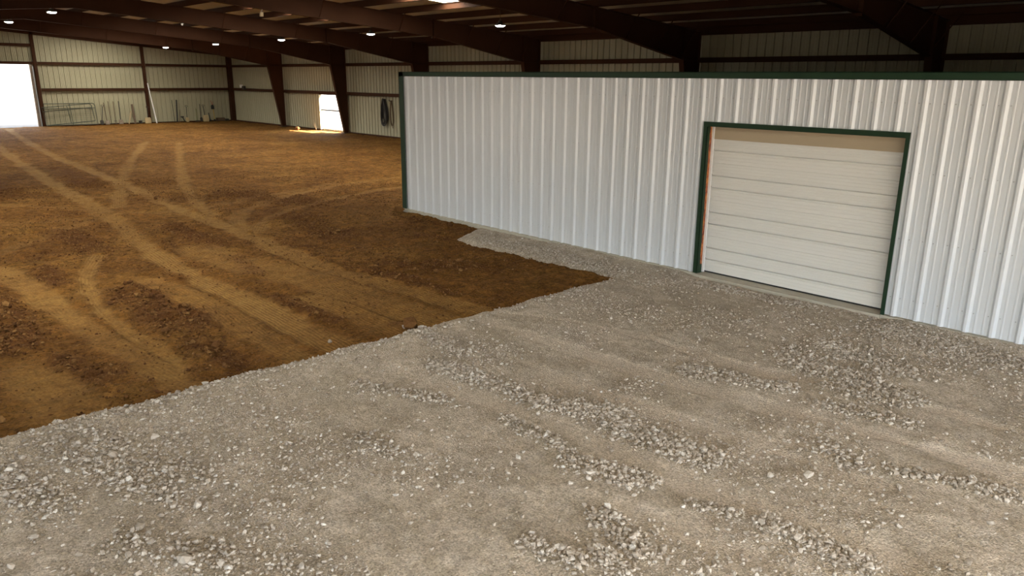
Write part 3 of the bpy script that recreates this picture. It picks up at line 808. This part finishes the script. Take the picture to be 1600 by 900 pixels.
# hose and rope on the side wall
def coil(name, x, z0, z1, loops, rad, w, mat, label, seed, cat):
    R = random.Random(seed); root = empty(name, (x, YS-.03, 0), label=label, cat=cat)
    for i in range(loops):
        a = w*R.uniform(.55, 1.0); zl = z0 + R.uniform(0, .22); dy = -.03 - .018*i
        sk = R.uniform(-.09, .09); pts = []
        for k in range(22):
            th = 2*math.pi*k/22; s_, c_ = math.sin(th), math.cos(th)
            zz = (z1+zl)/2 + (z1-zl)/2*c_
            q = (z1-zz)/(z1-zl)
            pts.append((a*s_*(.35+.65*q) + sk*q + R.uniform(-.006, .006), dy + .012*s_, zz))
        MB().tube(pts, rad, 6, True).build('loop', mat, root, True)
    MB().box((-.02, -.2, z1-.03), (.02, .02, z1)).box((-.02, -.2, z1-.03), (.02, -.18, z1+.06)).build('hook', M_dsteel, root)
coil('hose_coil', -36.05, .58, 2.04, 11, .02, .40, M_hose, 'black hose hanging in long loops on the side wall', 3, 'hose')
coil('rope_coil', -35.42, .50, 1.98, 4, .012, .20, M_rope, 'brown rope hanging in loops just right of the black hose', 5, 'rope')

# small fixtures
r = empty('floodlight', (-53.9, YS-.28, G2+.01), label='small pale floodlight sitting on the lower girt near the corner', cat='floodlight')
MB().box((-.30, -.09, .12), (-.06, .04, .32)).build('head', M_pvc, r); MB().tube([(-.18, 0, 0), (-.18, 0, .14)], .02, 6).build('bracket', M_dsteel, r)
MB().box((.02, -.08, 0), (.34, .06, .24)).build('driver_box', M_dsteel, r)
r = empty('outlet_box', (FX[1]-.9, YS-.06, .58), label='tiny dark outlet box low on the wall left of the nearest-gable column', cat='outlet')
MB().box((-.08, -.05, -.08), (.08, .05, .08)).build('body', M_dsteel, r); MB().box((-.05, -.06, -.05), (.05, -.05, .05)).build('cover', M_black, r)
r = empty('junction_box', (FX[4], 11.27, 5.02), label='small white hanging box under the rafter near the top edge', cat='box')
MB().box((-.04, -.05, .02), (.04, .05, .15)).build('body', M_tan, r); MB().tube([(0, 0, .15), (.02, .03, .235)], .012, 6).build('hanger', M_pvc, r)
r = empty('sensor', (FX[3], 11.7, 5.12), label='tiny white sensor dot under the far rafter', cat='sensor')
MB().lathe([(.03, 0), (.045, .03), (.045, .08)], 10).build('body', M_pvc, r); MB().lathe([(.015, -.015), (.03, 0)], 10).build('eye', M_dsteel, r)
r = empty('dry_weed', (-43.4, YS-.35, .0), label='pale dry weed stalks in the sunlight beside the bright doorway', cat='weed')
for i in range(6):
    a = random.uniform(-1, 1); b = random.uniform(-.3, .1); h = random.uniform(.3, .75)
    MB().tube([(0, 0, 0), (a*.25, b*.3, h*.6), (a*.6, b*.6, h)], [.012, .009, .004], 5).build('stalk', M_pwood, r)

# ------------------------------------------------------------------ loose stones and soil clods
def ico():
    p = (1+5**.5)/2
    v = np.array([(-1,p,0),(1,p,0),(-1,-p,0),(1,-p,0),(0,-1,p),(0,1,p),(0,-1,-p),(0,1,-p),(p,0,-1),(p,0,1),(-p,0,-1),(-p,0,1)])/math.hypot(1, p)
    f = np.array([(0,11,5),(0,5,1),(0,1,7),(0,7,10),(0,10,11),(1,5,9),(5,11,4),(11,10,2),(10,7,6),(7,1,8),(3,9,4),(3,4,2),(3,2,6),(3,6,8),(3,8,9),(4,9,5),(2,4,11),(6,2,10),(8,6,7),(9,8,1)])
    return v, f
IV, IF = ico()
OV = np.array([(1,0,0),(-1,0,0),(0,1,0),(0,-1,0),(0,0,1),(0,0,-1)], float)
OF = np.array([(0,2,4),(2,1,4),(1,3,4),(3,0,4),(2,0,5),(1,2,5),(3,1,5),(0,3,5)])
def scatter_mesh(name, P, size, V, F, mat, flat=.6):
    n = len(P); m = len(V)
    v = np.repeat(V[None], n, 0)*(1 + 0.28*rng.standard_normal((n, m, 1)).clip(-1.6, 1.6))
    sc_ = np.stack([rng.uniform(.75, 1.3, n), rng.uniform(.6, 1.0, n), flat*rng.uniform(.7, 1.2, n)], 1)
    v = v*sc_[:, None, :]*size[:, None, None]*.5
    a = rng.uniform(0, 2*math.pi, n); tl = rng.uniform(-.6, .6, n)
    c, s = np.cos(tl)[:, None], np.sin(tl)[:, None]
    v = np.stack([v[..., 0]*c - v[..., 2]*s, v[..., 1], v[..., 0]*s + v[..., 2]*c], -1)
    c, s = np.cos(a)[:, None], np.sin(a)[:, None]
    v = np.stack([v[..., 0]*c - v[..., 1]*s, v[..., 0]*s + v[..., 1]*c, v[..., 2]], -1)
    v += P[:, None, :]
    v[..., 2] += (size*flat*.28)[:, None]
    f = (F[None] + (np.arange(n)*m)[:, None, None]).reshape(-1, 3)
    return np_mesh(name, v.reshape(-1, 3), f, mat, {'tint': np.repeat(rng.random(n), m)})
def in_view(x, y, mx=260, my=120):
    d = np.stack([x, y, np.zeros_like(x)], 1) - CAM
    z = d@fw; u = 800 + FPX*(d@rt)/z; v = 450 - FPX*(d@up)/z
    return (z > 1) & (u > -mx) & (u < 1600+mx) & (v < 900+my)
def gz(x, y):
    F = gravel_fields(x, y); return gravel_z(x, y, F['track'], F['rough']), F
def sample_gravel(n, base, power, trk_cut):
    X, Y = [], []
    while sum(map(len, X)) < n:
        k = n*3
        x, y = rng.uniform(-12.4, 1.4, k), rng.uniform(-.3, YP-.1, k)
        keep = in_view(x, y) & (pad_dist(x, y) > -0.03)
        x, y = x[keep], y[keep]
        F = gravel_fields(x, y)
        cl = np.clip(fbm(x, y, 1.1, 4)*1.6+.45, 0.05, 1)
        p = (base*cl + power*F['rough'])*(1-trk_cut*F['track'])
        k = rng.random(len(x)) < p
        X.append(x[k]); Y.append(y[k])
    x, y = np.concatenate(X)[:n], np.concatenate(Y)[:n]
    z, _ = gz(x, y)
    return np.stack([x, y, z], 1)
P = sample_gravel(60000, .35, .6, .75)
o = link('stone_grit', scatter_mesh('stone_grit', P, rng.uniform(.007, .016, len(P)), OV, OF, M_stoneA, .7))
tag(o, 'fine crushed stone grit spread over the pad', 'gravel', kind='stuff')
P = sample_gravel(33000, .26, .9, .88)
o = link('crushed_stone', scatter_mesh('crushed_stone', P, .014 + .030*rng.random(len(P))**2, IV, IF, M_stoneA, .65))
tag(o, 'medium crushed stone gathered in rough patches on the pad', 'gravel', kind='stuff')

P = sample_gravel(5000, .012, .9, .95)
o = link('coarse_stone', scatter_mesh('coarse_stone', P, .028 + .028*rng.random(len(P))**2, IV, IF, M_stoneA, .75))
tag(o, 'coarse crushed stone heaped in bands on the pad', 'gravel', kind='stuff')

def stone_shape(seed, k=.22):
    r_ = np.random.default_rng(seed)
    v = IV*(1 + k*r_.standard_normal((12, 1)).clip(-1.5, 1.5))*np.array([1.1, .85, .78])
    return v
def one_mesh(name, seed, mat):
    me = bpy.data.meshes.new(name); me.from_pydata([tuple(p) for p in stone_shape(seed)], [], [tuple(int(i) for i in q) for q in IF]); me.update(); me.materials.append(mat); return me
SM = [one_mesh('stone', 100+i, M_stoneO) for i in range(12)]
CM = [one_mesh('soil_clod', 200+i, M_clodO) for i in range(10)]
def put(name, me, x, y, z, size, label, cat, group=None, flat=1.0):
    o = link(name, me, None, (x, y, z + size*.22*flat)); o.scale = (size/2, size/2, size/2*flat)
    o.rotation_euler = (random.uniform(-.35, .35), random.uniform(-.35, .35), random.uniform(0, 6.28))
    return tag(o, label, cat, group)
def gz1(x, y): return float(gz(np.array([x]), np.array([y]))[0][0])
def sz1(x, y):
    x, y = np.array([x]), np.array([y]); F = soil_fields(x, y); return float(soil_z(x, y, F['track'], F['rough'])[0])
for x, y, s, lb in [(-1.13, 5.38, .085, 'bright white stone alone at the lower right of the pad'), (-2.44, 5.68, .11, 'long dark-shadowed stone alone on smooth dust right of centre'),
                    (-7.74, 5.54, .11, 'pale stone on the pad edge next to the dark soil lump'), (-7.66, 4.88, .10, 'largest pale stone on the pad edge left of the dark soil lump'),
                    (-4.74, 1.38, .13, 'largest pale stone near the bottom left edge'), (-6.84, 1.87, .10, 'flat pale stone left of centre near the soil edge'),
                    (-5.38, 1.29, .11, 'blocky stone up and left of the largest bottom left stone'), (-6.70, 1.48, .11, 'wedge shaped pale stone in the left of the pad')]:
    put('stone', random.choice(SM), x, y, gz1(x, y), s*.72, lb, 'stone')
for x, y, s, lb in [(-8.14, 4.41, .06, 'white pebble on the soil just beyond the pad edge'), (-7.95, 5.42, .07, 'small grey pebble on the soil by the dark lump')]:
    put('pebble', random.choice(SM), x, y, sz1(x, y), s, lb, 'stone')
ZONES = [  # x0,x1,y0,y1,label,group,count,size range
 (-8.0, -4.4, 0.3, 2.3, 'loose pale stone scattered over the left front of the pad', 'stones at the left front', 75, (.03, .075)),
 (-7.85, -7.55, 1.2, 9.2, 'stone in the row lining the pad edge against the brown soil', 'stones along the soil edge', 34, (.035, .075)),
 (-7.0, -4.2, 4.6, 5.7, 'angular stone in the long coarse band across the pad centre', 'stones in the centre band', 60, (.034, .065)),
 (-4.4, -2.6, 3.2, 5.6, 'angular stone in the coarse piles at the front centre', 'stones in the front centre piles', 70, (.034, .065)),
 (-2.6, -1.0, 4.3, 7.0, 'loose stone in the coarse patches at the right front', 'stones at the right front', 35, (.034, .065)),
 (-5.0, -1.6, 6.9, 10.2, 'grey stone in the rough gravel before the door', 'stones before the overhead door', 40, (.034, .06))]
for x0, x1, y0, y1, lb, gr, cnt, (s0, s1) in ZONES:
    n = 0
    while n < cnt:
        x, y = rng.uniform(x0, x1, 200), rng.uniform(y0, y1, 200)
        F = gravel_fields(x, y); w_ = (.06 + F['rough'])*(1-.9*F['track'])*in_view(x, y, 20, 10)*(pad_dist(x, y) > -.02)
        z = gravel_z(x, y, F['track'], F['rough'])
        for i in np.nonzero(rng.random(200) < w_*.5)[0][:12]:
            if n >= cnt: break
            put('stone', random.choice(SM), float(x[i]), float(y[i]), float(z[i]), s0 + (s1-s0)*random.random()**1.8, lb, 'stone', gr, random.uniform(.75, 1.1)); n += 1

def sample_soil(n, x0, x1, base, power):
    X, Y = [], []
    while sum(map(len, X)) < n:
        x, y = rng.uniform(x0, x1, n*3), rng.uniform(-.5, 13.5, n*3)
        k = in_view(x, y) & (pad_dist(x, y) < -.03) & ((y < YP-.15) | (x < -15.8)); x, y = x[k], y[k]
        F = soil_fields(x, y); cl = np.clip(fbm(x, y, .9, 4)*1.8+.35, 0.02, 1)
        k = rng.random(len(x)) < (base*cl + power*F['rough'])*(1-.88*F['track'])
        X.append(x[k]); Y.append(y[k])
    x, y = np.concatenate(X)[:n], np.concatenate(Y)[:n]; F = soil_fields(x, y)
    return np.stack([x, y, soil_z(x, y, F['track'], F['rough'])], 1)
P = sample_soil(26000, -26, -7.8, .3, .8)
o = link('soil_crumbs', scatter_mesh('soil_crumbs', P, .012 + .034*rng.random(len(P))**2, IV, IF, M_clodA, .7))
tag(o, 'brown soil crumbs churned up between the wheel tracks', 'soil', kind='stuff')
CZ = [(-13.0, -8.0, 0.8, 3.9, 'dark soil clod in the churned left foreground of the arena', 'clods in the left foreground', 60),
      (-13.0, -8.0, 3.9, 9.4, 'brown soil clod between the tracks near the pad corner', 'clods near the pad corner', 70),
      (-24.0, -13.0, 0.5, 10.5, 'small soil clod in the middle of the arena', 'clods in mid arena', 70)]
for x0, x1, y0, y1, lb, gr, cnt in CZ:
    P = sample_soil(3000, x0, x1, .05, 1.0)
    P = P[(P[:, 1] > y0) & (P[:, 1] < y1)][:cnt]
    for p in P: put('soil_clod', random.choice(CM), float(p[0]), float(p[1]), float(p[2]), random.choice([.04, .05, .06]) + .07*random.random()**2.5, lb, 'soil clod', gr)
put('soil_clod', CM[0], -7.86, 5.46, sz1(-7.86, 5.46), .26, 'big dark soil lump spilling onto the pad edge', 'soil clod')
put('soil_clod', CM[3], -15.45, YP-.28, sz1(-15.45, YP-.28), .28, 'soil lump heaped at the foot of the partition corner', 'soil clod')
put('soil_clod', CM[5], -44.0, YS-1.35, 0.0, .34, 'sunlit soil lump on the bright patch below the doorway', 'soil clod')
